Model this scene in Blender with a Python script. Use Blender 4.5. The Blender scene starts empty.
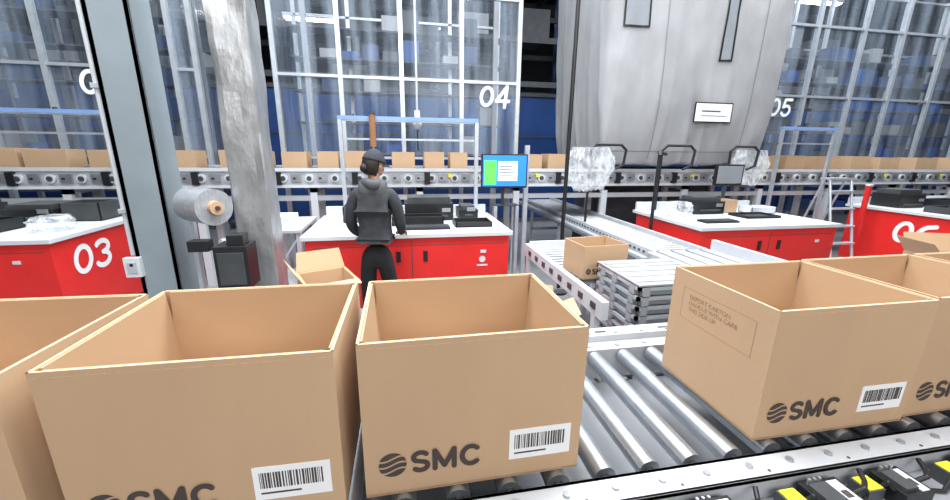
import bpy, bmesh, math, random
from mathutils import Matrix, Vector, noise
random.seed(4)
sc=bpy.context.scene
COL=sc.collection
try: sc.view_settings.view_transform='Standard'
except Exception: pass

# ---------------------------------------------------------------- materials
def newmat(name):
    m=bpy.data.materials.new(name); m.use_nodes=True
    return m, m.node_tree.nodes, m.node_tree.links, m.node_tree.nodes['Principled BSDF']
def mat(name,col,rough=.5,metal=0,var=.06,vscale=6,bump=0,bscale=60,stretch=(1,1,1),emit=0,alpha=1,trans=0):
    m,N,L,P=newmat(name)
    tc=N.new('ShaderNodeTexCoord'); mp=N.new('ShaderNodeMapping'); mp.inputs['Scale'].default_value=stretch
    L.new(tc.outputs['Object'],mp.inputs['Vector'])
    nz=N.new('ShaderNodeTexNoise'); nz.inputs['Scale'].default_value=vscale; nz.inputs['Detail'].default_value=4
    L.new(mp.outputs[0],nz.inputs['Vector'])
    cr=N.new('ShaderNodeValToRGB'); cr.color_ramp.elements[0].position=.3; cr.color_ramp.elements[1].position=.7
    cr.color_ramp.elements[0].color=(*[c*(1-var) for c in col],1)
    cr.color_ramp.elements[1].color=(*[min(1,c*(1+var)) for c in col],1)
    L.new(nz.outputs['Fac'],cr.inputs[0]); L.new(cr.outputs[0],P.inputs['Base Color'])
    P.inputs['Roughness'].default_value=rough; P.inputs['Metallic'].default_value=metal
    if bump:
        n2=N.new('ShaderNodeTexNoise'); n2.inputs['Scale'].default_value=bscale; n2.inputs['Detail'].default_value=5
        L.new(mp.outputs[0],n2.inputs['Vector'])
        b=N.new('ShaderNodeBump'); b.inputs['Strength'].default_value=bump; b.inputs['Distance'].default_value=.02
        L.new(n2.outputs['Fac'],b.inputs['Height']); L.new(b.outputs[0],P.inputs['Normal'])
    if emit:
        P.inputs['Emission Color'].default_value=(*col,1); P.inputs['Emission Strength'].default_value=emit
    P.inputs['Alpha'].default_value=alpha
    P.inputs['Transmission Weight'].default_value=trans
    return m
M={}
M['card']=mat('cardboard',(.515,.345,.210),.85,var=.05,vscale=3,bump=.05,bscale=120,stretch=(1,1,.3))
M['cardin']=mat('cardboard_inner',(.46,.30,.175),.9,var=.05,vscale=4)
M['cardedge']=mat('cardboard_edge',(.55,.39,.25),.9,var=.15,vscale=80)
M['ink']=mat('print_ink',(.06,.045,.04),.8)
M['paper']=mat('label_paper',(.85,.86,.88),.6,var=.02)
M['white']=mat('white_paint',(.62,.65,.69),.4,var=.04)
M['top']=mat('desk_laminate',(.62,.65,.68),.35,var=.03)
M['alu']=mat('aluminium',(.56,.61,.67),.35,metal=.5,var=.08,vscale=12)
M['galv']=mat('galvanised_steel',(.42,.44,.47),.42,metal=.75,var=.12,vscale=14)
M['roller']=mat('roller_zinc',(.40,.43,.47),.33,metal=.85,var=.10,vscale=20,bump=.02,bscale=200)
M['rail']=mat('conveyor_rail',(.50,.52,.55),.45,metal=.2,var=.06)
M['railin']=mat('conveyor_pan',(.28,.29,.31),.5,metal=.2)
M['traym']=mat('tray_metal',(.44,.46,.48),.4,metal=.4,var=.1)
M['black']=mat('black_plastic',(.012,.013,.015),.4,var=.2)
M['dark']=mat('dark_grey_plastic',(.05,.055,.06),.5,var=.2)
M['red']=mat('red_paint',(.72,.025,.022),.35,var=.05)
M['colgrey']=mat('column_paint',(.24,.285,.315),.65,var=.08,vscale=3)
M['foil']=mat('foil_wrap',(.42,.43,.44),.42,metal=.7,var=.22,vscale=9,bump=.4,bscale=14,stretch=(1,1,.5))
M['cover']=mat('grey_fabric',(.33,.335,.35),.9,var=.10,vscale=3,bump=.45,bscale=5,stretch=(1,1,.5))
M['seam']=mat('fabric_seam',(.20,.205,.22),.9)
M['vinyl']=mat('window_vinyl',(.26,.28,.31),.15)
M['blue']=mat('blue_panel',(.012,.06,.24),.5,var=.2,vscale=2)
M['blued']=mat('blue_tote',(.015,.04,.12),.5,var=.4,vscale=2)
M['blueled']=mat('blue_bar',(.22,.36,.66),.4)
M['yellow']=mat('yellow_label',(.80,.70,.03),.5)
M['wall']=mat('dark_wall',(.035,.04,.048),.8,var=.2,vscale=1)
M['rack']=mat('rack_steel',(.055,.06,.07),.6,var=.2)
M['ceil']=mat('ceiling_dark',(.02,.021,.024),.9)
M['floor']=mat('concrete_floor',(.24,.25,.26),.45,var=.12,vscale=1.2,bump=.03)
M['lamp']=mat('lamp_tube',(1,1,1),.5,emit=14)
M['filmroll']=mat('film_roll',(.40,.43,.46),.2,metal=.3,var=.15,vscale=30,stretch=(1,4,1))
M['jacket']=mat('jacket_cloth',(.035,.038,.044),.85,var=.25,vscale=14,bump=.25,bscale=18)
M['jacket2']=mat('jacket_yoke',(.085,.09,.1),.85,var=.15,vscale=14,bump=.2,bscale=18)
M['pants']=mat('trouser_cloth',(.010,.010,.012),.9,var=.2,bump=.2,bscale=20)
M['skin']=mat('skin',(.42,.22,.14),.5,var=.05)
M['hair']=mat('hair',(.012,.008,.006),.45,stretch=(8,8,1),bump=.3)
M['cap']=mat('cap_cloth',(.03,.032,.045),.85)
M['lip']=mat('lips',(.35,.10,.08),.4)
M['eyew']=mat('eye_white',(.8,.8,.8),.2)
M['woodbrown']=mat('brown_tube',(.28,.13,.06),.6)
M['cardprint']=mat('faint_print',(.36,.22,.12),.9)
M['scr_w']=mat('screen_white',(.75,.85,.9),.3,emit=.5,var=.02)
M['scr_g']=mat('screen_green',(.12,.75,.10),.3,emit=.5,var=.02)
M['scr_b']=mat('screen_blue',(.03,.22,.75),.3,emit=.6,var=.02)
def plasticmat(name,col,a0,a1,stretch,scale,rough=.12):
    m,N,L,P=newmat(name)
    tc=N.new('ShaderNodeTexCoord'); mp=N.new('ShaderNodeMapping'); mp.inputs['Scale'].default_value=stretch
    L.new(tc.outputs['Object'],mp.inputs[0])
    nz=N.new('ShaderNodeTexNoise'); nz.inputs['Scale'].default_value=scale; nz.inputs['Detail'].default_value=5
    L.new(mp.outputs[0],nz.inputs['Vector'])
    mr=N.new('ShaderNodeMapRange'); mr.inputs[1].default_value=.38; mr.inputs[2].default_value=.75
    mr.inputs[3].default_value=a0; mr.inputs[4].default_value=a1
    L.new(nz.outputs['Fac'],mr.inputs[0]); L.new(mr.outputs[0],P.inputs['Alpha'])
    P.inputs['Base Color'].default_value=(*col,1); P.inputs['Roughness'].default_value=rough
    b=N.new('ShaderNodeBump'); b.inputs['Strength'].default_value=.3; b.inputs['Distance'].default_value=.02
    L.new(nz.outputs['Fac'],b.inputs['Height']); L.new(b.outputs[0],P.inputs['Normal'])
    return m
M['pane']=plasticmat('pane_painted_glare',(.50,.60,.74),.03,.22,(3,3,.25),2.2)  # pale vertical streaks painted into the alpha imitate ceiling-light reflections
M['bag']=plasticmat('plastic_bag',(.80,.84,.88),.12,.78,(1,1,.5),14,.1)

# ---------------------------------------------------------------- geometry builder
class G:
    def __init__(s,name,parent=None,loc=None,rotz=0):
        s.n=name;s.v=[];s.f=[];s.m=[];s.mats=[];s.sm=[];s.parent=parent;s.loc=loc;s.rotz=rotz
    def mi(s,k):
        if k not in s.mats: s.mats.append(k)
        return s.mats.index(k)
    def add(s,vs,fs,k,smooth=False):
        b=len(s.v); s.v+= [tuple(v) for v in vs]; i=s.mi(k)
        for f in fs: s.f.append([b+j for j in f]); s.m.append(i); s.sm.append(smooth)
    def box(s,x0,x1,y0,y1,z0,z1,k,M4=None):
        vs=[Vector((x,y,z)) for x in (x0,x1) for y in (y0,y1) for z in (z0,z1)]
        if M4: vs=[M4@v for v in vs]
        s.add(vs,[(0,1,3,2),(4,6,7,5),(0,4,5,1),(2,3,7,6),(0,2,6,4),(1,5,7,3)],k)
    def cyl(s,p0,p1,r,k,n=20,r1=None,caps=True):
        p0=Vector(p0);p1=Vector(p1);d=(p1-p0).normalized()
        a=d.orthogonal().normalized();b=d.cross(a); r1=r if r1 is None else r1
        vs=[];N=n
        for p,rr in((p0,r),(p1,r1)):
            for i in range(N):
                t=2*math.pi*i/N; vs.append(p+(a*math.cos(t)+b*math.sin(t))*rr)
        s.add(vs,[(i,(i+1)%N,N+(i+1)%N,N+i) for i in range(N)],k,True)
        if caps: s.add(vs,[tuple(range(N-1,-1,-1)),tuple(range(N,2*N))],k)
    def tube(s,pts,r,k,n=8):
        for a,b in zip(pts[:-1],pts[1:]): s.cyl(a,b,r,k,n)
        for p in pts[1:-1]: s.ball(p,r,k)
    def ball(s,c,r,k,n=8,sc=(1,1,1)):
        vs=[];fs=[];c=Vector(c)
        for i in range(n+1):
            ph=math.pi*i/n
            for j in range(2*n):
                t=math.pi*j/n
                vs.append(c+Vector((math.sin(ph)*math.cos(t)*r*sc[0],math.sin(ph)*math.sin(t)*r*sc[1],math.cos(ph)*r*sc[2])))
        w=2*n
        for i in range(n):
            for j in range(w): fs.append((i*w+j,(i+1)*w+j,(i+1)*w+(j+1)%w,i*w+(j+1)%w))
        s.add(vs,fs,k,True)
    def done(s,bevel=0):
        me=bpy.data.meshes.new(s.n); me.from_pydata(s.v,[],s.f)
        for k in s.mats: me.materials.append(M[k])
        me.polygons.foreach_set('material_index',s.m); me.polygons.foreach_set('use_smooth',s.sm)
        me.update(); me.validate()
        o=bpy.data.objects.new(s.n,me); COL.objects.link(o)
        if s.parent: o.parent=s.parent
        if s.loc: o.location=s.loc
        o.rotation_euler=(0,0,s.rotz)
        if bevel:
            b=o.modifiers.new('bevel','BEVEL'); b.width=bevel; b.segments=2; b.limit_method='ANGLE'
        return o
def text(name,body,loc,size,rz,k,parent=None,bold=.02,sx=1,align='LEFT'):
    c=bpy.data.curves.new(name,'FONT'); c.body=body; c.size=size; c.extrude=.0002; c.offset=bold*size
    c.align_x=align
    c.materials.append(M[k]); o=bpy.data.objects.new(name,c); COL.objects.link(o)
    o.location=loc; o.rotation_euler=(math.pi/2,0,rz); o.scale=(sx,1,1)
    if parent: o.parent=parent
    return o
# painted stroke lettering: flat ribbons, unit glyph height 1
def arc(cx,cz,rx,rz,a0,a1,n=18): return [(cx+rx*math.cos(math.radians(a0+(a1-a0)*i/n)),cz+rz*math.sin(math.radians(a0+(a1-a0)*i/n))) for i in range(n+1)]
GL={'0':(.62,[arc(.31,.5,.25,.43,0,360,28)]),
 '3':(.60,[arc(.27,.72,.23,.21,150,-80)+arc(.27,.28,.25,.24,85,-150)]),
 '4':(.66,[[(.46,.0),(.46,1.0),(.05,.30),(.62,.30)]]),
 '5':(.60,[[(.52,.94),(.13,.94),(.10,.52)]+arc(.29,.32,.24,.27,125,-150)]),
 '6':(.62,[[(.50,.95)]+arc(.42,.42,.36,.5,110,180,8)+arc(.30,.30,.24,.25,180,540,24)]),
 'S':(.66,[arc(.33,.70,.24,.22,35,225,16)+arc(.33,.28,.24,.22,45,-145,16)]),
 'M':(.92,[[(.10,.06),(.10,.94),(.44,.16),(.78,.94),(.78,.06)]]),
 'C':(.74,[arc(.40,.5,.32,.43,48,312,26)])}
def lettering(name,body,origin,h,rz,k,parent,th=.17,sx=1.0,slant=0,gap=.10):
    g=G(name,parent=parent,loc=origin,rotz=rz); cx=0; e=0; st=.00002
    for ch in body:
        w,paths=GL[ch]
        for p in paths:
            q=[((cx+a*sx+slant*b)*h,b*h) for a,b in p]; r=th*h/2
            for (a,b),(c,d) in zip(q[:-1],q[1:]):
                L=math.hypot(c-a,d-b) or 1; nx,nz=-(d-b)/L*r,(c-a)/L*r; e-=st
                g.add([(a+nx,e,b+nz),(a-nx,e,b-nz),(c-nx,e,d-nz),(c+nx,e,d+nz)],[(0,1,2,3)],k)
            for (a,b) in q:
                e-=st; g.add([(a+r*math.cos(t*math.pi/6),e,b+r*math.sin(t*math.pi/6)) for t in range(12)],[tuple(range(12))],k)
        cx+=(w+gap)*sx
    return g.done()

# ---------------------------------------------------------------- room
def shell(name,x0,x1,y0,y1,z0,z1,k):
    g=G(name); g.box(x0,x1,y0,y1,z0,z1,k); return g.done()
shell('floor',-16,26,-6,22,-.1,0,'floor')
shell('ceiling',-16,26,-6,22,8,8.1,'ceil')
shell('wall_back',-16,26,22,22.1,0,8,'wall')
shell('wall_left',-16.1,-16,-6,22,0,8,'wall')
shell('wall_right',26,26.1,-6,22,0,8,'wall')
shell('wall_front',-16,26,-6.1,-6,0,8,'wall')
g=G('blue_partition_panels')
x=-13
while x<22:
    g.box(x,x+1.15,8.6,8.64,.1,2.75,'blue'); g.box(x+1.15,x+1.2,8.58,8.66,0,2.8,'rack')
    g.box(x,x+1.15,8.585,8.6,1.9,1.93,'rack'); x+=1.2
g.box(-13,22,8.56,8.66,2.75,2.82,'rack')
g.done()
g=G('pallet_racking')
x=-13
while x<22:
    g.box(x,x+.1,11,11.1,0,6.5,'rack'); g.box(x,x+.1,13,13.1,0,6.5,'blue'); x+=2.0
for z in (3.3,4.4,5.5):
    g.box(-13,22,10.95,11.05,z,z+.14,'rack'); g.box(-13,22,12.95,13.05,z,z+.14,'rack')
x=-12.8
while x<21.5:
    for z in (3.44,4.54):
        if random.random()<.6: g.box(x,x+random.uniform(.7,1.3),11.1,12.3,z,z+random.uniform(.3,.8),random.choice(['rack','rack','railin','dark']))
    x+=1.6
g.done()
g=G('roof_beams')
for y in (10,14,18): g.box(-16,26,y,y+.25,7.2,7.7,'rack')
for x in range(-14,26,4): g.box(x,x+.15,-6,22,7.5,7.8,'rack')
g.done()
def lamp_fix(x,y,z,l=1.5):
    g=G('ceiling_lamp'); g.box(x-l/2,x+l/2,y-.1,y+.1,z+.02,z+.1,'white')
    g.box(x-l/2+.03,x+l/2-.03,y-.07,y+.07,z-.01,z+.02,'lamp')
    for sx in(-.4,.4): g.cyl((x+sx,y,z+.1),(x+sx,y,7.45),.008,'rack',6)
    g.done()
for (x,y,z) in [(-1.75,9.7,4.25),(10.9,9.5,5.4),(-7.7,9.6,4.9),(4.5,15,6.2),(1.2,17,6.2),(14.7,15,6.2),(-4.3,17,6.2),(9,17,6.4),(18.5,9.6,5.6),(-4.5,9.7,5.2),(7,9.6,5.2),(11.5,10.3,5.7)]:
    lamp_fix(x,y,z,1.1)

# ---------------------------------------------------------------- cardboard boxes
def carton(loc,W,D,H,rz=0,printed=True,side=False,name='cardboard_box'):
    g=G(name,loc=loc,rotz=rz); t=.006
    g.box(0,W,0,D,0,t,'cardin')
    for (x0,x1,y0,y1) in ((0,W,0,t),(0,W,D-t,D),(0,t,t,D-t),(W-t,W,t,D-t)):
        g.box(x0,x1,y0,y1,t*.5,H,'card')
    fl=min(D*.48,H*.62); sp=.012
    def inner(a,b,nrm,ln):
        a=Vector(a);b=Vector(b);n=Vector(nrm);e=(b-a).normalized()*.012
        p=[a+e,b-e]; q=[v+n*sp*1.6-Vector((0,0,ln)) for v in p]
        th=n*.004
        vs=[p[0]+n*.001,p[1]+n*.001,q[1],q[0]]; vs+= [v+th for v in vs]
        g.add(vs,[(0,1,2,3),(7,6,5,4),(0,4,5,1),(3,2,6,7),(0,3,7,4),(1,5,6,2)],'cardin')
    inner((t,t,H-.001),(W-t,t,H-.001),(0,1,0),fl); inner((t,D-t,H-.001),(W-t,D-t,H-.001),(0,-1,0),fl)
    inner((t,t,H-.001),(t,D-t,H-.001),(1,0,0),fl); inner((W-t,t,H-.001),(W-t,D-t,H-.001),(-1,0,0),fl)
    e=.0008
    g.box(0,W,0,.004,H,H+e,'cardedge'); g.box(0,W,D-.004,D,H,H+e,'cardedge')
    g.box(0,.004,0,D,H,H+e,'cardedge'); g.box(W-.004,W,0,D,H,H+e,'cardedge')
    g.box(.002,W-.002,-.0006,0,H-.0115,H-.0105,'cardedge')
    if printed:
        s=W/.5
        lx0,lx1,lz0,lz1=.325*s,.475*s,.05*s,.13*s
        g.box(lx0,lx1,-.0012,0,lz0,lz1,'paper')
        xx=lx0+.012*s; R=random.Random(int(loc[0]*100)+7)
        while xx<lx1-.014*s:
            w=R.choice([.0012,.002,.003,.004])*s; g.box(xx,xx+w,-.0018,-.0012,lz0+.028*s,lz1-.014*s,'ink'); xx+=w+R.choice([.0014,.002,.003])*s
        g.box(lx0+.012*s,lx0+.09*s,-.0018,-.0012,lz0+.014*s,lz0+.018*s,'ink')
        # round logo cut by wavy stripes
        cx,cz,r=.060*s,.079*s,.031*s
        n=20; NB=4
        for bnd in range(NB):
            top=[];bot=[]
            for i in range(n+1):
                u=-1+2*i/n
                wav=.20*r*math.sin(u*2.4)
                R0=math.sqrt(max(0,1-u*u))*r
                a=-r+bnd*2*r/NB+.0022*s+wav; b=-r+(bnd+1)*2*r/NB-.0022*s+wav
                if bnd==0: a=-r
                if bnd==NB-1: b=r
                a=max(-R0,min(R0,a)); b=max(-R0,min(R0,b))
                bot.append((cx+u*r,-.0008,cz+a)); top.append((cx+u*r,-.0008,cz+b))
            g.add(bot+top,[(i,i+1,n+2+i,n+1+i) for i in range(n)],'ink')
    o=g.done()
    if printed:
        s=W/.5
        lettering('print_logo','SMC',(.100*s,-.0008,.053*s),.054*s,0,'ink',o,.22,1.18,0,.07)
    if side:
        text('print_side','EXPORT CARTON\nHANDLE WITH CARE\nTHIS SIDE UP',(-.0005,D*.78,H*.78),.020,-math.pi/2,'cardprint',o,.0)
        gg=G('print_frame',parent=o)
        for (a,b,c,d) in ((.14,.86,.86,.863),(.14,.86,.58,.583)): gg.box(-.0004,0,D*a,D*b,H*c,H*d,'cardprint')
        for (a) in (.14,.857): gg.box(-.0004,0,D*a,D*(a+.005),H*.58,H*.863,'cardprint')
        gg.done()
    return o
ZC=.905
carton((-1.20,.72,ZC),.52,.40,.375,math.radians(-2.5))
carton((-.64,.715,ZC),.50,.40,.375,math.radians(-.8))
carton((-.10,.725,ZC),.50,.385,.375,math.radians(.3))
carton((.905,.728,ZC),.505,.385,.375,math.radians(-.5),side=True)
carton((1.43,.735,ZC),.505,.385,.375,math.radians(.4))
carton((1.96,.74,ZC),.505,.385,.375,math.radians(-.6))

# ---------------------------------------------------------------- foreground roller conveyor
g=G('roller_conveyor')
x0,x1=-2.6,3.6
g.box(x0,x1,.628,.700,.880,.892,'rail'); g.box(x0,x1,.690,.700,.78,.892,'rail'); g.box(x0,x1,.628,.635,.80,.892,'rail')
g.box(x0,x1,.47,.628,.82,.83,'railin'); g.box(x0,x1,.47,.48,.70,.85,'rail'); g.box(x0,x1,.455,.48,.850,.857,'rail')
g.box(x0,x1,1.26,1.44,.885,.897,'rail'); g.box(x0,x1,1.25,1.26,.78,.905,'rail'); g.box(x0,x1,1.43,1.44,.78,.90,'rail')
g.box(x0,x1,1.325,1.335,.897,.925,'rail')
g.box(x0,x1,.70,1.25,.75,.76,'railin')
x=x0+.02
i=0
while x<x1:
    g.cyl((x,.712,.875),(x,1.243,.875),.029,'roller',30)
    g.cyl((x,.700,.875),(x,.712,.875),.012,'black',10); g.cyl((x,1.243,.877),(x,1.25,.877),.012,'black',10)
    g.cyl((x,.665,.892),(x,.665,.898),.009,'galv',8)
    if i%2==0: g.cyl((x+.04,.645,.892),(x+.04,.645,.8935),.004,'dark',8)
    g.cyl((x,1.29,.897),(x,1.29,.903),.010,'galv',8); g.cyl((x+.05,1.385,.897),(x+.05,1.385,.9),.007,'dark',8)
    x+=.122; i+=1
x=x0+.1
while x<x1:
    g.box(x,x+.05,1.40,1.415,.897,.8985,'dark'); x+=.3
for x in (-2.3,-1.1,.12,1.3,2.5,3.4):
    for y in (.60,1.35): g.box(x,x+.06,y,y+.06,0,.79,'rail'); g.box(x-.03,x+.09,y-.03,y+.09,0,.015,'rail')
    g.box(x+.015,x+.045,.66,1.37,.35,.39,'rail')
conv=g.done(.0015)
def module_box(x,k,w=.11):
    g=G('conveyor_sensor_module')
    g.box(x,x+w,.535,.615,.83,.876,'black'); g.box(x+.01,x+w*.55,.545,.60,.876,.886,'dark')
    g.box(x+w*.62,x+w-.01,.54,.605,.876,.879,'white'); g.box(x+w*.66,x+w-.018,.555,.575,.879,.880,'ink')
    for j in range(3): g.cyl((x+.02+j*.015,.606,.876),(x+.02+j*.015,.606,.892),.004,'galv',6)
    g.box(x-.068,x-.018,.565,.61,.83,.870,'dark'); g.box(x-.064,x-.022,.568,.607,.870,.873,'yellow' if k%2 else 'white')
    g.tube([(x+w,.58,.855),(x+w+.03,.57,.880),(x+w+.06,.59,.875),(x+w+.08,.618,.88)],.006,'black')
    g.tube([(x-.02,.58,.86),(x-.01,.57,.885),(x+.0,.56,.87)],.005,'black')
    g.tube([(x-.068,.57,.85),(x-.10,.56,.836),(x-.17,.58,.836),(x-.2,.615,.836)],.005,'black' if k%2 else 'white')
    g.done(.001)
for k,x in enumerate((-1.25,-.95,-.3,.3,.62,.93,1.15,1.42,1.75,2.1)): module_box(x,k if k<4 else k+ (k%2==0), .11 if k%3 else .085)

# ---------------------------------------------------------------- columns
g=G('steel_column')
g.box(-1.84,-1.81,3.0,3.24,0,8,'colgrey'); g.box(-1.62,-1.59,3.0,3.24,0,8,'colgrey'); g.box(-1.81,-1.62,3.10,3.13,0,8,'colgrey')
g.box(-1.84,-1.59,3.0,3.012,0,8,'colgrey')
g.box(-1.90,-1.57,2.94,3.30,0,.03,'colgrey')
g.cyl((-1.88,3.05,0.9),(-1.88,3.05,8),.016,'white',12)
g.box(-1.90,-1.80,2.96,3.0,.76,.90,'white'); g.box(-1.88,-1.82,2.955,2.96,.79,.87,'rail')
g.cyl((-1.85,2.954,.85),(-1.85,2.956,.85),.012,'black',10)
for z in (1.2,2.0,2.8,3.6): g.box(-1.90,-1.84,3.02,3.05,z,z+.03,'rail')
g.done(.003)
g=G('foil_wrapped_column')
prof=[]
for (a,b) in ((-1.17,2.975),(-.93,2.975),(-.93,3.22),(-1.17,3.22)): prof.append((a,b))
P2=[]
for i in range(4):
    a=prof[i];b=prof[(i+1)%4]
    for t in (.04,.2,.4,.6,.8,.96): P2.append((a[0]+(b[0]-a[0])*t,a[1]+(b[1]-a[1])*t))
NZc=220; vs=[]
for i in range(NZc+1):
    z=8*i/NZc
    for (a,b) in P2:
        q=noise.noise(Vector((a*9,b*9,z*3)))*.010+noise.noise(Vector((a*20,b*20,z*9)))*.004
        mx,my=-1.05,3.1; vs.append((a+q*(1 if a>mx else -1),b+q*(1 if b>my else -1),z))
P8=len(P2); fs=[(i*P8+j,i*P8+(j+1)%P8,(i+1)*P8+(j+1)%P8,(i+1)*P8+j) for i in range(NZc) for j in range(P8)]
g.add(vs,fs,'foil')
g.done()

# ---------------------------------------------------------------- packing desks
DT=.92
def desk(x0,x1,y0,y1,num,numside,name='packing_desk'):
    g=G(name)
    g.box(x0,x1,y0+.03,y1-.05,.12,DT-.035,'red')
    g.box(x0-.03,x1+.03,y0,y1,DT-.035,DT,'top')
    g.box(x0+.06,x1-.06,y0+.1,y1-.1,0,.12,'dark')
    w=(x1-x0)/2
    g.box(x0+w-.004,x0+w+.004,y0+.027,y0+.03,.2,.85,'dark')
    g.box(x0+.05,x1-.05,y0+.027,y0+.03,.81,.815,'dark')
    for xx in (x0+w-.14,x0+w+.10): g.box(xx,xx+.04,y0+.02,y0+.03,.66,.76,'black')
    g.box(x0+.85*2*w,x0+.88*2*w,y0+.024,y0+.03,.72,.75,'white')
    g.box(x0,x1,y1-.04,y1,DT,1.02,'white')
    o=g.done(.004)
    if numside=='R':
        lettering('desk_number',num,(x1+.003,y0+.20,.55),.25,math.pi/2,'paper',o,.19,1.35,.15)
        q=G('switch_panel',parent=o)
        q.cyl((-3.35,3.55,.74),(-3.35,3.58,.74),.03,'black',16); q.cyl((-3.2,3.55,.74),(-3.2,3.58,.74),.025,'yellow',16); q.box(-3.7,-3.52,3.565,3.58,.69,.76,'black'); q.done()
    if numside=='L': lettering('desk_number',num,(x0-.003,y0+.72,.50),.28,-math.pi/2,'paper',o,.19,1.15,.15)
    return o
desk(-4.6,-2.78,3.55,4.92,'03','R')
d4=desk(-.82,.97,3.38,4.5,None,None)
desk(2.95,4.62,3.30,4.5,None,None)
desk(6.60,8.45,3.35,4.7,'06','L')
g=G('desk_emblem_plate',parent=d4); g.cyl((.72,3.406,.66),(.72,3.41,.66),.03,'white',20); g.box(.67,.77,3.406,3.41,.595,.61,'white'); g.done()
def printer(x,y,z,w=.42,d=.36,h=.2):
    g=G('label_printer'); g.box(x,x+w,y,y+d,z,z+h*.75,'black'); g.box(x+.03,x+w-.03,y+.04,y+d-.02,z+h*.75,z+h,'dark')
    g.box(x+.06,x+w-.06,y-.02,y+.0,z+.04,z+.06,'dark'); g.box(x+w-.12,x+w-.03,y-.004,y,z+.09,z+.13,'galv'); g.done(.006)
def keyboard(x,y,z,w=.42):
    g=G('keyboard'); g.box(x,x+w,y,y+.15,z,z+.02,'black')
    for r in range(4):
        for c in range(12): g.box(x+.012+c*(w-.02)/12,x+.012+(c+.82)*(w-.02)/12,y+.012+r*.033,y+.012+r*.033+.026,z+.02,z+.027,'dark')
    g.done()
def tray(x,y,z,w,d,h,k='black'):
    g=G('parts_tray'); t=.012
    g.box(x,x+w,y,y+d,z,z+t,k)
    g.box(x,x+w,y,y+t,z,z+h,k); g.box(x,x+w,y+d-t,y+d,z,z+h,k); g.box(x,x+t,y,y+d,z,z+h,k); g.box(x+w-t,x+w,y,y+d,z,z+h,k); g.done(.002)
printer(.03,4.02,DT,.5,.34,.24); keyboard(-.02,3.55,DT,.46); tray(.5,3.62,DT,.36,.26,.05)
tray(-.58,4.0,DT,.26,.3,.16,'dark'); printer(.60,4.05,DT,.20,.3,.14); tray(-.1,3.76,DT,.5,.2,.09)
printer(-4.4,4.3,DT,.5,.4,.22); printer(-3.7,4.35,DT,.42,.4,.17); tray(-3.75,3.85,DT,.4,.3,.10); tray(-3.25,4.40,DT,.33,.3,.18,'dark'); keyboard(-4.5,3.62,DT,.4)
printer(3.45,4.05,DT,.4,.32,.2); tray(3.85,3.7,DT,.45,.28,.03); keyboard(3.15,3.5,DT,.4); tray(4.2,4.0,DT,.35,.2,.08,'white')
printer(6.8,4.2,DT,.45,.35,.25); tray(7.4,4.0,DT,.4,.3,.12); tray(6.75,3.6,DT,.4,.3,.08,'dark')
carton((3.92,4.12,DT+.003),.20,.18,.15,.1,False)
carton((7.35,3.5,DT+.003),.32,.26,.16,.1,False)
def drape(name,c,w,d,h,seed=0,flare=.35):
    bm=bmesh.new(); NUx,NZx=96,44; rows=[]
    for j in range(NZx+1):
        t=j/NZx; row=[]
        for i in range(NUx):
            a=2*math.pi*i/NUx
            r=.55+flare*math.sin(math.pi*min(1,t*.9+.08))
            r+=.20*noise.noise(Vector((math.cos(a)*1.8,math.sin(a)*1.8,t*1.6+seed)))
            r+=.07*math.sin(a*7+seed+2*noise.noise(Vector((t*3,seed,0))))*(.5+.5*t)+.05*math.sin(a*15+seed*2+t*3)
            r+=.14*max(0,1-abs(noise.noise(Vector((math.cos(a)*2.4,math.sin(a)*2.4,t*3.2+seed))))*3)
            zz=-h*t+ (h*.14*noise.noise(Vector((math.cos(a)*2,math.sin(a)*2,seed+9))) if j>=NZx-1 else 0)
            row.append(bm.verts.new((math.cos(a)*w*r/2,math.sin(a)*d*r/2,zz+h*.5)))
        rows.append(row)
    for j in range(NZx):
        for i in range(NUx): bm.faces.new((rows[j][i],rows[j][(i+1)%NUx],rows[j+1][(i+1)%NUx],rows[j+1][i])).smooth=True
    bm.faces.new(rows[0])
    me=bpy.data.meshes.new(name); bm.to_mesh(me); bm.free(); me.materials.append(M['bag'])
    o=bpy.data.objects.new(name,me); COL.objects.link(o); o.location=c
    return o
drape('plastic_bag',(-4.15,4.0,1.01),.5,.35,.16,2)
drape('plastic_bag',(-3.0,3.95,.99),.3,.3,.12,5)
drape('plastic_bag',(2.20,4.35,1.44),.55,.12,.50,9,.45)
drape('plastic_bag',(3.15,3.95,1.01),.3,.25,.16,12)
drape('plastic_bag',(4.56,4.52,1.46),.55,.10,.44,15,.45)
drape('plastic_bag',(-1.42,3.50,.60),.22,.25,.60,21)

g=G('computer_monitor')
g.box(.90,1.44,4.38,4.42,1.22,1.60,'black')
g.box(.915,1.425,4.374,4.38,1.24,1.585,'scr_b')
g.box(.93,1.07,4.371,4.374,1.26,1.53,'scr_g'); g.box(1.09,1.32,4.371,4.374,1.30,1.52,'scr_w')
for i in range(5): g.box(1.10,1.24+.02*(i%3),4.369,4.371,1.32+i*.035,1.328+i*.035,'dark')
g.box(1.06,1.28,4.42,4.46,1.33,1.47,'dark')
g.cyl((1.2,4.46,1.40),(1.2,4.56,1.40),.02,'dark'); g.cyl((1.2,4.56,1.0),(1.2,4.56,1.5),.02,'dark')
g.box(1.09,1.40,4.52,4.66,.99,1.0,'dark'); g.box(1.09,1.13,4.52,4.62,0,.99,'alu'); g.box(1.36,1.40,4.52,4.62,0,.99,'alu')
g.box(1.07,1.45,4.5,4.7,0,.02,'alu'); g.box(1.45,1.50,4.5,4.55,0,1.7,'alu')
g.done(.003)
g=G('computer_monitor')
g.box(3.92,4.32,4.34,4.38,1.24,1.50,'black'); g.box(3.94,4.30,4.334,4.34,1.26,1.48,'vinyl')
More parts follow.
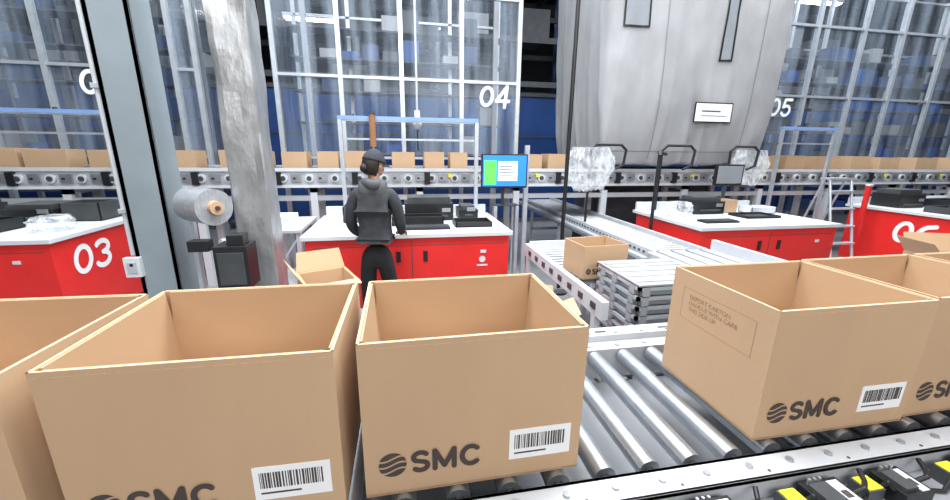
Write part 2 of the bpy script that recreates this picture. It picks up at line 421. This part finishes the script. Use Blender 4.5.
g.cyl((4.12,4.38,1.3),(4.12,4.40,DT),.02,'dark'); g.cyl((4.12,4.38,DT),(4.12,4.38,DT+.015),.06,'dark'); g.done(.003)

# ---------------------------------------------------------------- rear conveyor line with cartons
g=G('belt_conveyor')
X0,X1=-9,14
g.box(X0,X1,4.98,5.0,1.20,1.40,'rail'); g.box(X0,X1,4.96,4.98,1.37,1.41,'white'); g.box(X0,X1,4.96,4.98,1.18,1.21,'white')
g.box(X0,X1,5.45,5.49,1.20,1.42,'rail'); g.box(X0,X1,5.0,5.45,1.36,1.395,'dark')
x=X0+.1; i=0
while x<X1:
    g.cyl((x,4.955,1.29),(x,4.98,1.29),.05,'white',14); g.cyl((x,4.945,1.29),(x,4.956,1.29),.028,'dark',12)
    g.box(x+.09,x+.20,4.955,4.98,1.25,1.34,'galv'); g.box(x+.11,x+.14,4.95,4.956,1.28,1.30,'black')
    if i%4==0: g.box(x+.21,x+.25,4.95,4.98,1.30,1.34,'yellow')
    if i%3==1: g.box(x+.2,x+.27,4.94,4.98,1.22,1.36,'black')
    x+=.29; i+=1
x=X0+.3
while x<X1:
    for y in (4.98,5.42): g.box(x,x+.08,y,y+.06,0,1.20,'white')
    g.box(x,x+.08,4.98,5.45,1.12,1.18,'white'); g.box(x+.02,x+.06,5.0,5.45,.4,.44,'white')
    x+=1.27
g.box(X0,X1,5.0,5.06,1.02,1.08,'rail')
g.done()
for px,w in ((-8.2,.4),(-7.2,.4),(-6,.45),(-5.1,.4),(-4.35,.35),(-3.95,.40),(-3.35,.35),(-2.58,.28),(-2.05,.2),(-1.8,.27),(-1.38,.28),(-.98,.24),(-.66,.27),(-.10,.28),(.3,.25),(.63,.22),(1.62,.24),(1.95,.25),(5.35,.28),(5.75,.35),(6.35,.4),(6.98,.38),(7.55,.4),(8.3,.45),(9.1,.4),(10,.45),(11,.4)):
    carton((px,5.06,1.397),w,.28,.19+.02*random.random(),0,False)

# ---------------------------------------------------------------- glazed sorter modules
def module(xs,num,nx,front=5.62,back=6.9,H=4.6):
    g=G('sorter_enclosure')
    w=.055
    for x in xs:
        for y in (front,back): g.box(x-w/2,x+w/2,y,y+w,0,H,'alu')
        g.box(x-w/2,x+w/2,front,back,H-.06,H,'alu')
    for z in (1.50,2.52,3.55,H-.06):
        g.box(xs[0],xs[-1],front+.005,front+.05,z,z+.035,'alu')
        if z>3.0 or z<2: g.box(xs[0],xs[-1],back,back+.05,z,z+.035,'galv')
    for z in (.5,1.0,1.55,2.0,2.45,2.9,3.3):
        g.box(xs[0],xs[-1],back-.42,back-.05,z,z+.02,'rack')
        x=xs[0]+.1
        while x<xs[-1]-.3:
            if random.random()<.6: g.box(x,x+.24,back-.38,back-.1,z+.02,z+.02+random.uniform(.08,.3),random.choice(['rack','blued','blue','blued','dark','railin']))
            x+=.3
    for x in (xs[0]+.25,xs[-1]-.25):
        g.box(x,x+.07,front+.5,front+.56,.3,H-.1,'railin')
    for a,b in zip(xs[:-1],xs[1:]):
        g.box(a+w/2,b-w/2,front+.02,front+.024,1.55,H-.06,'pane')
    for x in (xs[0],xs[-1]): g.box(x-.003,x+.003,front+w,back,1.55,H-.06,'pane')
    o=g.done()
    if num: lettering('module_number',num,(nx,front-.004,2.22),.27,0,'paper',o,.17,1.15,.12)
    return o
module([-8.4,-7.6,-6.8,-6.0,-5.3,-4.6,-3.95,-3.3,-2.85],'03',-3.64)
module([-2.62,-2.38],None,0,5.62,6.9)
module([-1.50,-.72,.06,.86,1.66],'04',1.10)
module([5.75,6.5,7.4,8.2,9.1,10.0,11,12],'05',5.84)

def lightbar(x0,x1,y,z,base):
    g=G('station_light_bar')
    g.box(x0,x1,y,y+.06,z,z+.04,'blueled'); g.box(x0+.05,x1-.05,y+.005,y+.055,z-.012,z,'rail')
    g.box(x0,x0+.04,y+.0,y+.04,base,z,'alu'); g.box(x1-.04,x1,y+.0,y+.04,base,z+.0,'alu')
    g.box(x0,x1,y+.02,y+.04,z-.2,z-.18,'alu')
    for t in (.1,.3,.7,.9): g.box(x0+(x1-x0)*t,x0+(x1-x0)*t+.02,y+.01,y+.05,z+.04,z+.06,'dark')
    g.done()
lightbar(-.62,.86,4.38,1.93,DT); lightbar(-4.55,-2.9,4.80,1.95,DT); lightbar(5.35,6.3,4.85,1.97,0)
g=G('hanging_tool_reel')
g.box(.17,.23,4.5,4.55,1.9,2.05,'alu'); g.cyl((.2,4.52,2.05),(.2,4.52,8.0),.012,'alu'); g.ball((.2,4.52,1.9),.05,'rail'); g.cyl((.2,4.52,1.62),(.2,4.52,1.9),.008,'black',6)
g.done()
g=G('document_tube'); g.cyl((-.27,4.33,1.66),(-.27,4.33,1.98),.032,'woodbrown'); g.cyl((-.27,4.33,1.98),(-.27,4.33,2.0),.034,'dark'); g.cyl((-.27,4.33,DT),(-.27,4.33,1.66),.01,'alu',8); g.done()

# ---------------------------------------------------------------- grey fabric machine cover
bm=bmesh.new()
cx0,cx1,cy0,cy1=2.50,5.10,4.74,6.4
mx,my=(cx0+cx1)/2,(cy0+cy1)/2
zt=4.6; zb=1.50
def rr(t):
    per=[(cx0,cy0),(cx1,cy0),(cx1,cy1),(cx0,cy1)]
    L=[cx1-cx0,cy1-cy0,cx1-cx0,cy1-cy0]; T=sum(L); s=t*T
    for i in range(4):
        if s<=L[i]:
            a=per[i];b=per[(i+1)%4];u=s/L[i]; return (a[0]+(b[0]-a[0])*u,a[1]+(b[1]-a[1])*u,i)
        s-=L[i]
    return (*per[0],0)
def ridge(v):
    q=noise.noise(v); return math.exp(-(q/.16)**2)
def fabric(x,y,z):
    ux,uy=(x-mx)/((cx1-cx0)/2),(y-my)/((cy1-cy0)/2)
    s=1-.05*min(1,abs(ux)**10*abs(uy)**10)
    X=mx+(x-mx)*s; Y=my+(y-my)*s
    h=(z-zb)/(zt-zb)
    dsp=noise.noise(Vector((X*1.0,Y*1.0,z*.5)))*.07
    dsp+=ridge(Vector((X*1.1+z*.25,Y*1.1,z*.35+4)))*.016
    dsp+=ridge(Vector((X*1.3-z*.4,Y*1.3,z*.5+11)))*.012
    dsp+=ridge(Vector((X*3.5,Y*3.5,z*.4+2)))*.014*(.4+1.2*math.exp(-h*4))
    dsp+=noise.noise(Vector((X*6,Y*6,z*4)))*.006
    tp=-.12*math.exp(-h*8)+.02*h
    n=Vector((ux**9,uy**9)).normalized()
    return X+n.x*(dsp+tp),Y+n.y*(dsp+tp)
NU,NZ=380,180
grid=[]
for j in range(NZ+1):
    z=zb+(zt-zb)*j/NZ; row=[]
    for i in range(NU):
        x,y,sd=rr(i/NU); X,Y=fabric(x,y,z)
        zz=z-(abs(noise.noise(Vector((X*1.3,Y*1.3,7))))*.14 if j==0 else 0)
        row.append(bm.verts.new((X,Y,zz)))
    grid.append(row)
for j in range(NZ):
    for i in range(NU): bm.faces.new((grid[j][i],grid[j][(i+1)%NU],grid[j+1][(i+1)%NU],grid[j+1][i])).smooth=True
bm.faces.new(grid[NZ]); bm.faces.new(list(reversed(grid[0])))
me=bpy.data.meshes.new('machine_cover'); bm.to_mesh(me); bm.free(); me.materials.append(M['cover'])
cov=bpy.data.objects.new('machine_dust_cover',me); COL.objects.link(cov)
g=G('cover_details',parent=cov)
def patch(x0,x1,z0,z1,k,off=.008):
    nx=max(2,int((x1-x0)/.04)+1); nz=max(2,int((z1-z0)/.04)+1); vs=[]
    for j in range(nz+1):
        for i in range(nx+1):
            x=x0+(x1-x0)*i/nx; z=z0+(z1-z0)*j/nz; X,Y=fabric(x,cy0,z); vs.append((x,Y-off,z))
    g.add(vs,[(j*(nx+1)+i,j*(nx+1)+i+1,(j+1)*(nx+1)+i+1,(j+1)*(nx+1)+i) for j in range(nz) for i in range(nx)],k,True)
def sewn(x0,x1,z0,z1,fw=.03):
    patch(x0,x1,z0,z1,'vinyl',.010)
    for a,b,c,d in ((x0-fw,x0+.005,z0-fw,z1+fw),(x1-.005,x1+fw,z0-fw,z1+fw),(x0,x1,z0-fw,z0+.005),(x0,x1,z1-.005,z1+fw)): patch(a,b,c,d,'black',.014)
sewn(2.68,2.98,3.10,3.7,.018)
sewn(4.04,4.17,2.78,3.8,.018)
for xx in (3.25,4.58): patch(xx,xx+.010,1.55,4.5,'seam',.005)
patch(2.7,4.9,1.64,1.650,'seam',.005)
Yp=min(fabric(a,cy0,c)[1] for a in (3.75,3.9,4.05,4.2,4.3) for c in (2.02,2.13,2.25))-.012
g.box(3.76,4.32,Yp,Yp+.01,2.02,2.27,'black'); g.box(3.775,4.305,Yp-.003,Yp,2.035,2.255,'paper')
g.box(3.86,4.14,Yp-.005,Yp-.003,2.155,2.17,'dark'); g.box(3.86,4.24,Yp-.005,Yp-.003,2.10,2.11,'railin')
g.done()
g=G('covered_machine_base')
g.box(2.95,5.0,5.55,6.3,0,1.36,'rack')
for x in (2.98,4.9): g.box(x,x+.08,5.5,5.58,0,1.36,'alu')
g.done()
for cx,w,zb_ in ((2.47,.46,0),(3.42,.46,DT),(4.38,.42,DT)):
    g=G('tubular_hoop_guard'); z0,z1=1.48,1.72; y=4.44
    pts=[(cx-w/2,y,zb_),(cx-w/2,y,z1-.06),(cx-w/2+.07,y,z1),(cx+w/2-.07,y,z1),(cx+w/2,y,z1-.06),(cx+w/2-.02,y,z0),(cx+w/2-.14,y,z0-.05)]
    g.tube(pts,.016,'black',8); g.done()
g=G('black_pole'); g.cyl((1.80,4.1,0),(1.80,4.1,8),.022,'black'); g.cyl((1.80,4.1,0),(1.80,4.1,.02),.1,'black'); g.done()
g=G('black_pole'); g.cyl((2.85,4.0,0),(2.85,4.0,1.6),.02,'black'); g.cyl((2.85,4.0,0),(2.85,4.0,.02),.06,'black'); g.tube([(2.85,4.0,1.6),(2.87,4.03,1.64),(3.0,4.1,1.62)],.02,'black');g.done()

# ---------------------------------------------------------------- take-away conveyor
g=G('takeaway_roller_conveyor')
g.box(2.20,2.24,3.0,6.9,.62,.79,'rail'); g.box(2.72,2.76,3.0,6.9,.62,.79,'rail')
g.box(2.24,2.72,3.0,6.9,.64,.65,'railin')
g.box(2.10,2.16,3.0,6.9,.70,.73,'alu')
y=3.05
while y<6.9:
    g.cyl((2.24,y,.73),(2.72,y,.73),.025,'galv',14)
    g.box(2.195,2.20,y,y+.03,.74,.76,'dark'); g.box(2.76,2.765,y+.03,y+.06,.74,.78,'dark')
    g.box(2.14,2.2,y,y+.02,.66,.70,'rail')
    y+=.075
for y in (3.1,4.0,5.1,6.3):
    for x in (2.18,2.72): g.box(x,x+.04,y,y+.05,0,.62,'rail')
    g.box(2.2,2.75,y,y+.05,.3,.34,'rail')
g.done()
g=G('sheet_metal_transfer_chute')
vs=[(2.02,2.20,.80),(2.78,2.20,.80),(2.80,2.98,.79),(2.12,2.98,.79)]
g.add(vs+[(a,b,c-.02) for a,b,c in vs],[(0,1,2,3),(7,6,5,4),(0,4,5,1),(1,5,6,2),(2,6,7,3),(3,7,4,0)],'rail')
for t in (.2,.4,.6,.8): g.box(2.05+.72*t,2.056+.72*t,2.21,2.96,.792,.806,'galv')
g.box(2.76,2.80,2.20,2.98,.79,.88,'rail'); g.box(2.0,2.03,2.20,2.75,.78,.84,'rail')
for x in (2.04,2.72):
    g.box(x,x+.05,2.25,2.30,0,.79,'rail')
g.done()
g=G('spur_conveyor_frame')
g.box(1.18,1.225,2.02,3.55,.64,.76,'white'); g.box(1.80,1.84,2.6,3.55,.64,.76,'white'); g.box(1.225,1.80,3.52,3.56,.64,.78,'white')
g.box(1.225,1.80,2.55,3.52,.685,.70,'rail')
for i in range(12): g.cyl((1.225,2.58+i*.08,.71),(1.80,2.58+i*.08,.71),.018,'galv',12)
for i in range(8): g.box(1.172,1.18,2.1+i*.18,2.16+i*.18,.68,.72,'dark')
for x,y in ((1.18,2.1),(1.18,3.45),(1.80,2.65),(1.80,3.45)): g.box(x,x+.04,y,y+.05,0,.64,'white')
g.box(1.22,1.80,3.46,3.5,.25,.29,'white')
g.done()
carton((1.29,2.52,.73),.37,.30,.25,math.radians(5),True)
g=G('stack_of_trays')
z=.01
def traylayer(z,j):
    a,b,c,d=1.36+j,1.92+j,1.94,2.46
    g.box(a+.03,b-.03,c+.03,d-.03,z,z+.012,'traym')
    for (p,q,r_,s_) in ((a,b,c,c+.02),(a,b,d-.02,d),(a,a+.02,c,d),(b-.02,b,c,d)): g.box(p,q,r_,s_,z+.034,z+.056,'alu')
    g.box(a+.018,b-.018,c+.018,c+.03,z,z+.045,'railin'); g.box(a+.018,a+.03,c+.02,d-.02,z,z+.045,'railin'); g.box(b-.03,b-.018,c+.02,d-.02,z,z+.045,'railin'); g.box(a+.02,b-.02,d-.035,d-.02,z,z+.045,'railin')
    for t in (.05,.45,.85): g.box(a+t*(b-a),a+(t+.08)*(b-a),c-.003,c+.02,z+.0,z+.056,'traym')
    for t in (.1,.5,.8): g.box(a-.003,a+.02,c+t*.5,c+t*.5+.05,z,z+.056,'traym')
while z<.86:
    traylayer(z,random.uniform(-.007,.007)); z+=.062
a,b,c,d=1.36,1.92,1.94,2.46
g.box(a,b,c,d,z,z+.01,'traym')
for t in (.1,.3,.5,.7,.85): g.box(a+.02,b-.02,c+t*.5,c+t*.5+.03,z+.01,z+.018,'rail')
g.done()

# ---------------------------------------------------------------- film wrapping stand (left)
g=G('film_roll_dispenser')
g.cyl((-1.44,3.02,1.26),(-1.22,2.83,1.26),.12,'filmroll',40); g.cyl((-1.46,3.04,1.26),(-1.19,2.80,1.26),.045,'card',20); g.cyl((-1.48,3.055,1.26),(-1.18,2.79,1.26),.015,'dark',10)
g.box(-1.50,-1.47,3.05,3.10,0,1.3,'alu'); g.box(-1.50,-1.21,3.06,3.09,.5,.54,'alu'); g.box(-1.24,-1.21,3.05,3.09,0,.7,'alu'); g.box(-1.5,-1.44,3.05,3.08,1.25,1.30,'alu')
g.done(.002)
g=G('wrapping_machine_controller')
g.box(-1.20,-1.0,2.66,2.84,.74,1.03,'black'); g.box(-1.18,-1.02,2.654,2.66,.77,.99,'dark'); g.box(-1.12,-1.02,2.68,2.78,1.03,1.10,'black')
g.box(-1.14,-1.08,2.72,2.78,0,.74,'dark'); g.box(-1.22,-.98,2.64,2.88,0,.03,'dark')
g.box(-1.34,-1.22,2.66,2.74,1.0,1.07,'black'); g.box(-1.24,-1.18,2.70,2.73,1.0,1.02,'dark')
g.done(.006)
g=G('steel_side_table')
g.box(-1.30,-.93,3.75,4.5,.88,.91,'white')
for x in (-1.29,-.98):
    for y in (3.77,4.44): g.box(x,x+.045,y,y+.045,0,.88,'white')
g.box(-1.29,-.94,3.78,3.81,.3,.34,'white'); g.box(-1.29,-.94,3.78,4.45,.32,.335,'white'); g.box(-1.24,-1.02,3.82,4.1,.91,1.02,'paper')
g.cyl((-1.29,3.79,.35),(-.95,3.79,.85),.012,'white',8)
g.done(.002)

def openbox(loc,W,D,H,rz,ups=(.2,1.1,.9,.5)):
    o=carton(loc,W,D,H,rz,False)
    g=G('flaps',parent=o)
    def fl(a,b,n,ln,up):
        a=Vector(a);b=Vector(b);n=Vector(n); e=(b-a).normalized()*.015
        q0=a+e+n*ln*math.cos(up)+Vector((0,0,ln*math.sin(up))); q1=b-e+n*ln*math.cos(up)+Vector((0,0,ln*math.sin(up)))
        t=Vector((0,0,.005)); g.add([a,b,q1,q0,a+t,b+t,q1+t,q0+t],[(3,2,1,0),(4,5,6,7),(0,1,5,4),(1,2,6,5),(2,3,7,6),(3,0,4,7)],'card')
    fl((0,0,H),(W,0,H),(0,-1,0),D*.42,ups[0]); fl((0,D,H),(W,D,H),(0,1,0),D*.42,ups[1]); fl((0,0,H),(0,D,H),(-1,0,0),D*.42,ups[2]); fl((W,0,H),(W,D,H),(1,0,0),D*.42,ups[3])
    g.done(); return o
def cart(x0,x1,y0,y1,z):
    g=G('flatbed_trolley'); g.box(x0,x1,y0,y1,z-.03,z,'galv')
    for x in (x0+.05,x1-.09):
        for y in (y0+.05,y1-.09): g.box(x,x+.04,y,y+.04,.10,z-.03,'alu'); g.cyl((x,y+.02,.05),(x+.03,y+.02,.05),.05,'black',14); g.box(x,x+.03,y+.005,y+.035,.05,.12,'galv')
    g.done()
cart(-.95,-.15,1.85,2.4,.66); openbox((-.48,1.93,.663),.26,.26,.32,.40,(.1,1.2,1.0,-1.45))
cart(.35,1.0,1.85,2.5,.36); openbox((.55,2.05,.363),.36,.30,.30,-.25)
cart(3.3,5.0,2.0,2.7,.53); openbox((4.05,2.12,.533),.50,.36,.34,-.35)

g=G('step_ladder')
for s in (0,.36):
    g.tube([(5.72+s,4.05,0),(5.72+s,4.35,1.3)],.018,'alu',8); g.tube([(5.72+s,4.80,0),(5.72+s,4.42,1.3)],.014,'alu',8)
for i in range(5): z=.22+i*.23; yy=4.05+.3*z/1.3; g.box(5.72,6.08,yy-.04,yy+.05,z,z+.02,'alu')
g.box(5.70,6.10,4.33,4.47,1.30,1.325,'alu'); g.done()
g=G('red_safety_post'); g.box(6.28,6.33,4.25,4.30,0,1.22,'red'); g.box(6.20,6.43,4.17,4.40,0,.015,'red'); g.box(6.275,6.335,4.245,4.305,1.22,1.25,'white'); g.done(.004)

# ---------------------------------------------------------------- worker
W=bpy.data.objects.new('warehouse_worker',None); COL.objects.link(W)
W.location=(-.20,2.96,0); W.rotation_euler=(0,0,math.radians(-12)); W.scale=(.90,.94,.985)
def skin(name,pts,edges,k,sub=2,root=0):
    me=bpy.data.meshes.new(name); me.from_pydata([p[:3] for p in pts],edges,[])
    o=bpy.data.objects.new(name,me); COL.objects.link(o); o.parent=W
    me.materials.append(M[k])
    md=o.modifiers.new('Skin','SKIN'); md.use_smooth_shade=True; md.branch_smoothing=.6
    sv=me.skin_vertices[0].data
    for i,p in enumerate(pts):
        r=p[3:]; sv[i].radius=(r[0],r[1] if len(r)>1 else r[0]); sv[i].use_root=(i==root)
    ss=o.modifiers.new('sub','SUBSURF'); ss.levels=sub; ss.render_levels=sub
    return o
pts=[(0,0,.90,.128,.10),(0,0,.99,.12,.095),(-.080,0,.80,.084),(-.095,.01,.50,.058),(-.105,-.01,.30,.055),(-.105,-.02,.10,.042),
     (.080,0,.80,.084),(.112,.05,.50,.058),(.13,.04,.30,.055),(.14,.02,.10,.042)]
skin('trousers',pts,[(0,1),(0,2),(2,3),(3,4),(4,5),(0,6),(6,7),(7,8),(8,9)],'pants')
for s,x,y in ((-1,-.105,-.02),(1,.14,.02)):
    skin('shoe_%s'%('l' if s<0 else 'r'),[(x,y-.03,.05,.042,.045),(x,y+.05,.045,.043,.04),(x+.01*s,y+.13,.035,.045,.03),(x+.01*s,y+.19,.03,.035,.025)],[(0,1),(1,2),(2,3)],'black')
pts=[(0,0,1.11,.138,.112),(0,0,1.02,.142,.118),(0,0,.955,.145,.120),(0,-.005,1.20,.142,.112),(0,-.005,1.32,.145,.10),(0,.0,1.40,.082,.072),(0,.015,1.45,.055,.054),
     (-.135,0,1.355,.066),(-.190,.0,1.24,.054),(-.212,.01,1.12,.050),(-.205,.09,1.045,.042),(-.19,.19,1.00,.036),
     (.135,0,1.355,.066),(.182,.02,1.24,.054),(.200,.04,1.12,.050),(.185,.14,1.05,.042),(.155,.25,1.01,.036)]
skin('jacket',pts,[(0,1),(1,2),(0,3),(3,4),(4,5),(5,6),(4,7),(7,8),(8,9),(9,10),(10,11),(4,12),(12,13),(13,14),(14,15),(15,16)],'jacket')
skin('jacket_yoke',[(-.12,-.012,1.378,.05,.068),(0,-.018,1.378,.072,.092),(.12,-.012,1.378,.05,.068)],[(0,1),(1,2)],'jacket2',2,1)
skin('hood',[(-.07,-.02,1.440,.033),(-.038,-.07,1.415,.043),(.038,-.07,1.415,.043),(.07,-.02,1.440,.033)],[(0,1),(1,2),(2,3)],'jacket2',2,1)
skin('neck',[(0,.01,1.42,.05),(0,.02,1.47,.047),(0,.03,1.52,.05)],[(0,1),(1,2)],'skin')
def hand(side,wx,wy,wz):
    s=side
    H=[(wx,wy-.02,wz,.028,.022),(wx,wy+.03,wz-.006,.034,.018),(wx,wy+.075,wz-.014,.038,.016)]
    skin('palm_%s'%('l' if s<0 else 'r'),H,[(0,1),(1,2)],'skin')
    for i,(ox,l) in enumerate(((-.028,.066),(-.009,.078),(.010,.072),(.028,.056))):
        x=wx+ox
        skin('finger_%d'%i,[(x,wy+.07,wz-.012,.0095),(x,wy+.08+l*.4,wz-.02,.009),(x,wy+.08+l*.72,wz-.04,.0082),(x,wy+.08+l*.85,wz-.062,.0072)],[(0,1),(1,2),(2,3)],'skin',1)
    skin('thumb',[(wx-s*.025,wy+.01,wz-.008,.012),(wx-s*.05,wy+.04,wz-.016,.011),(wx-s*.055,wy+.07,wz-.032,.009),(wx-s*.048,wy+.088,wz-.045,.008)],[(0,1),(1,2),(2,3)],'skin',1)
hand(-1,-.185,.225,.995); hand(1,.145,.285,1.005)
HE=bpy.data.objects.new('head',None); COL.objects.link(HE); HE.parent=W; HE.location=(0,.04,1.555); HE.rotation_euler=(math.radians(-14),0,math.radians(-38)); HE.scale=(.95,.93,.93)
bm=bmesh.new(); bmesh.ops.create_uvsphere(bm,u_segments=48,v_segments=36,radius=1)
def gs(v,c,s): return math.exp(-((v[0]-c[0])**2/s[0]**2+(v[1]-c[1])**2/s[1]**2+(v[2]-c[2])**2/s[2]**2))
for v in bm.verts:
    x,y,z=v.co
    X,Y,Z=x*.074,y*.092,z*.112
    if z<0: X*=1-.28*(-z)**1.5
    if z<0 and y<0: Y*=1-.35*(-z)
    p=(x,y,z)
    Y+=.024*gs(p,(0,1,-.18),(.16,.5,.17))+.008*gs(p,(0,1,.02),(.12,.5,.2))
    Y+=.008*gs(p,(0,.8,-.52),(.32,.5,.10))
    Y+=.012*gs(p,(0,.6,-.85),(.3,.5,.16))
    for s in(-1,1): Y-=.010*gs(p,(s*.38,.9,.05),(.17,.5,.11)); Y+=.004*gs(p,(s*.5,.8,-.25),(.25,.5,.2))
    v.co=(X,Y,Z)
for f in bm.faces: f.smooth=True
me=bpy.data.meshes.new('face'); bm.to_mesh(me); bm.free(); me.materials.append(M['skin'])
o=bpy.data.objects.new('face',me); COL.objects.link(o); o.parent=HE
g=G('face_features',parent=HE)
for s in (-1,1):
    g.ball((s*.028,.076,.006),.011,'eyew'); g.ball((s*.028,.085,.006),.0055,'black'); g.box(s*.028-.014,s*.028+.014,.083,.089,.024,.028,'hair')
    g.ball((s*.075,-.004,-.012),.02,'skin',8,(.35,.7,1.25)); g.ball((s*.079,.002,-.012),.011,'skin',8,(.4,.7,1.2))
g.ball((0,.088,-.056),.02,'lip',8,(1.1,.28,.28))
g.done()
def shellpart(name,f,scale,k,off=(0,0,0)):
    bm=bmesh.new(); bmesh.ops.create_uvsphere(bm,u_segments=40,v_segments=28,radius=1)
    bmesh.ops.delete(bm,geom=[v for v in bm.verts if not f(v.co)],context='VERTS')
    for v in bm.verts: v.co=Vector((v.co.x*scale[0]+off[0],v.co.y*scale[1]+off[1],v.co.z*scale[2]+off[2]))
    for q in bm.faces: q.smooth=True
    me=bpy.data.meshes.new(name); bm.to_mesh(me); bm.free(); me.materials.append(M[k])
    o=bpy.data.objects.new(name,me); COL.objects.link(o); o.parent=HE
    sd=o.modifiers.new('s','SOLIDIFY'); sd.thickness=.005; sd.offset=1
shellpart('hair_shell',lambda c: c.z>.35 or (c.y<.12 and c.z>-.78),(.080,.099,.114),'hair',(0,-.004,-.002))
g=G('hair_bun',parent=HE); g.ball((0,-.095,-.045),.034,'hair',10,(1,.9,1.1)); g.done()
shellpart('cap_crown',lambda c: c.z>.22,(.086,.106,.122),'cap',(0,-.002,.0))
g=G('cap_brim',parent=HE); n=16; vs=[]
for i in range(n+1):
    t=math.pi*(.12+.76*i/n); c,s=math.cos(t),math.sin(t)
    vs.append((c*.082,s*.102-.004,.03)); vs.append((c*.075,s*.165+.0,.022-.010*abs(c)))
m2=[(a,b,c+.005) for a,b,c in vs]; L=len(vs)
g.add(vs+m2,[(2*i,2*i+1,2*i+3,2*i+2) for i in range(n)]+[(L+2*i+2,L+2*i+3,L+2*i+1,L+2*i) for i in range(n)]+[(2*i+1,L+2*i+1,L+2*i+3,2*i+3) for i in range(n)],'cap',True)
g.ball((0,-.002,.124),.008,'cap'); g.done()
g=G('handheld_scanner',parent=W); g.cyl((-.185,.30,.925),(-.185,.30,1.0),.014,'black',12); g.box(-.21,-.16,.26,.37,1.0,1.035,'black'); g.done(.004)

# ---------------------------------------------------------------- lights
def area(name,loc,size,energy,rot=(0,0,0),col=(1,1,1),sy=None):
    l=bpy.data.lights.new(name,'AREA'); l.energy=energy; l.size=size; l.color=col
    if sy: l.shape='RECTANGLE'; l.size_y=sy
    o=bpy.data.objects.new(name,l); COL.objects.link(o); o.location=loc; o.rotation_euler=rot
area('overhead_and_fill_light',(0,1.3,5.2),4,420,(0,0,0),(.95,.975,1),1.6)
area('overhead_and_fill_light',(0,3.8,6.0),12,760,(0,0,0),(.93,.97,1),2)
area('overhead_and_fill_light',(8,4.5,6.2),8,520,(0,0,0),(.93,.97,1),3)
area('overhead_and_fill_light',(1,-3.5,4.2),9,350,(math.radians(62),0,0),(1,.985,.97),2.5)  # added fill light behind the camera, not a fixture of the hall
area('overhead_and_fill_light',(2,8.0,6.8),16,420,(0,0,0),(.90,.95,1),2)
w=bpy.data.worlds.new('world'); sc.world=w; w.use_nodes=True
w.node_tree.nodes['Background'].inputs[0].default_value=(.8,.88,1,1); w.node_tree.nodes['Background'].inputs[1].default_value=.3

# ---------------------------------------------------------------- camera
cd=bpy.data.cameras.new('camera'); cam=bpy.data.objects.new('camera',cd); COL.objects.link(cam)
R=Matrix.Rotation(math.radians(-10.8),4,'Z')@Matrix.Rotation(math.radians(90-14.7),4,'X')@Matrix.Rotation(math.radians(0.7),4,'Z')
cam.matrix_world=Matrix.Translation((0,0,1.66))@R
cd.lens=388/950*36; cd.sensor_width=36; cd.clip_start=.02
sc.camera=cam
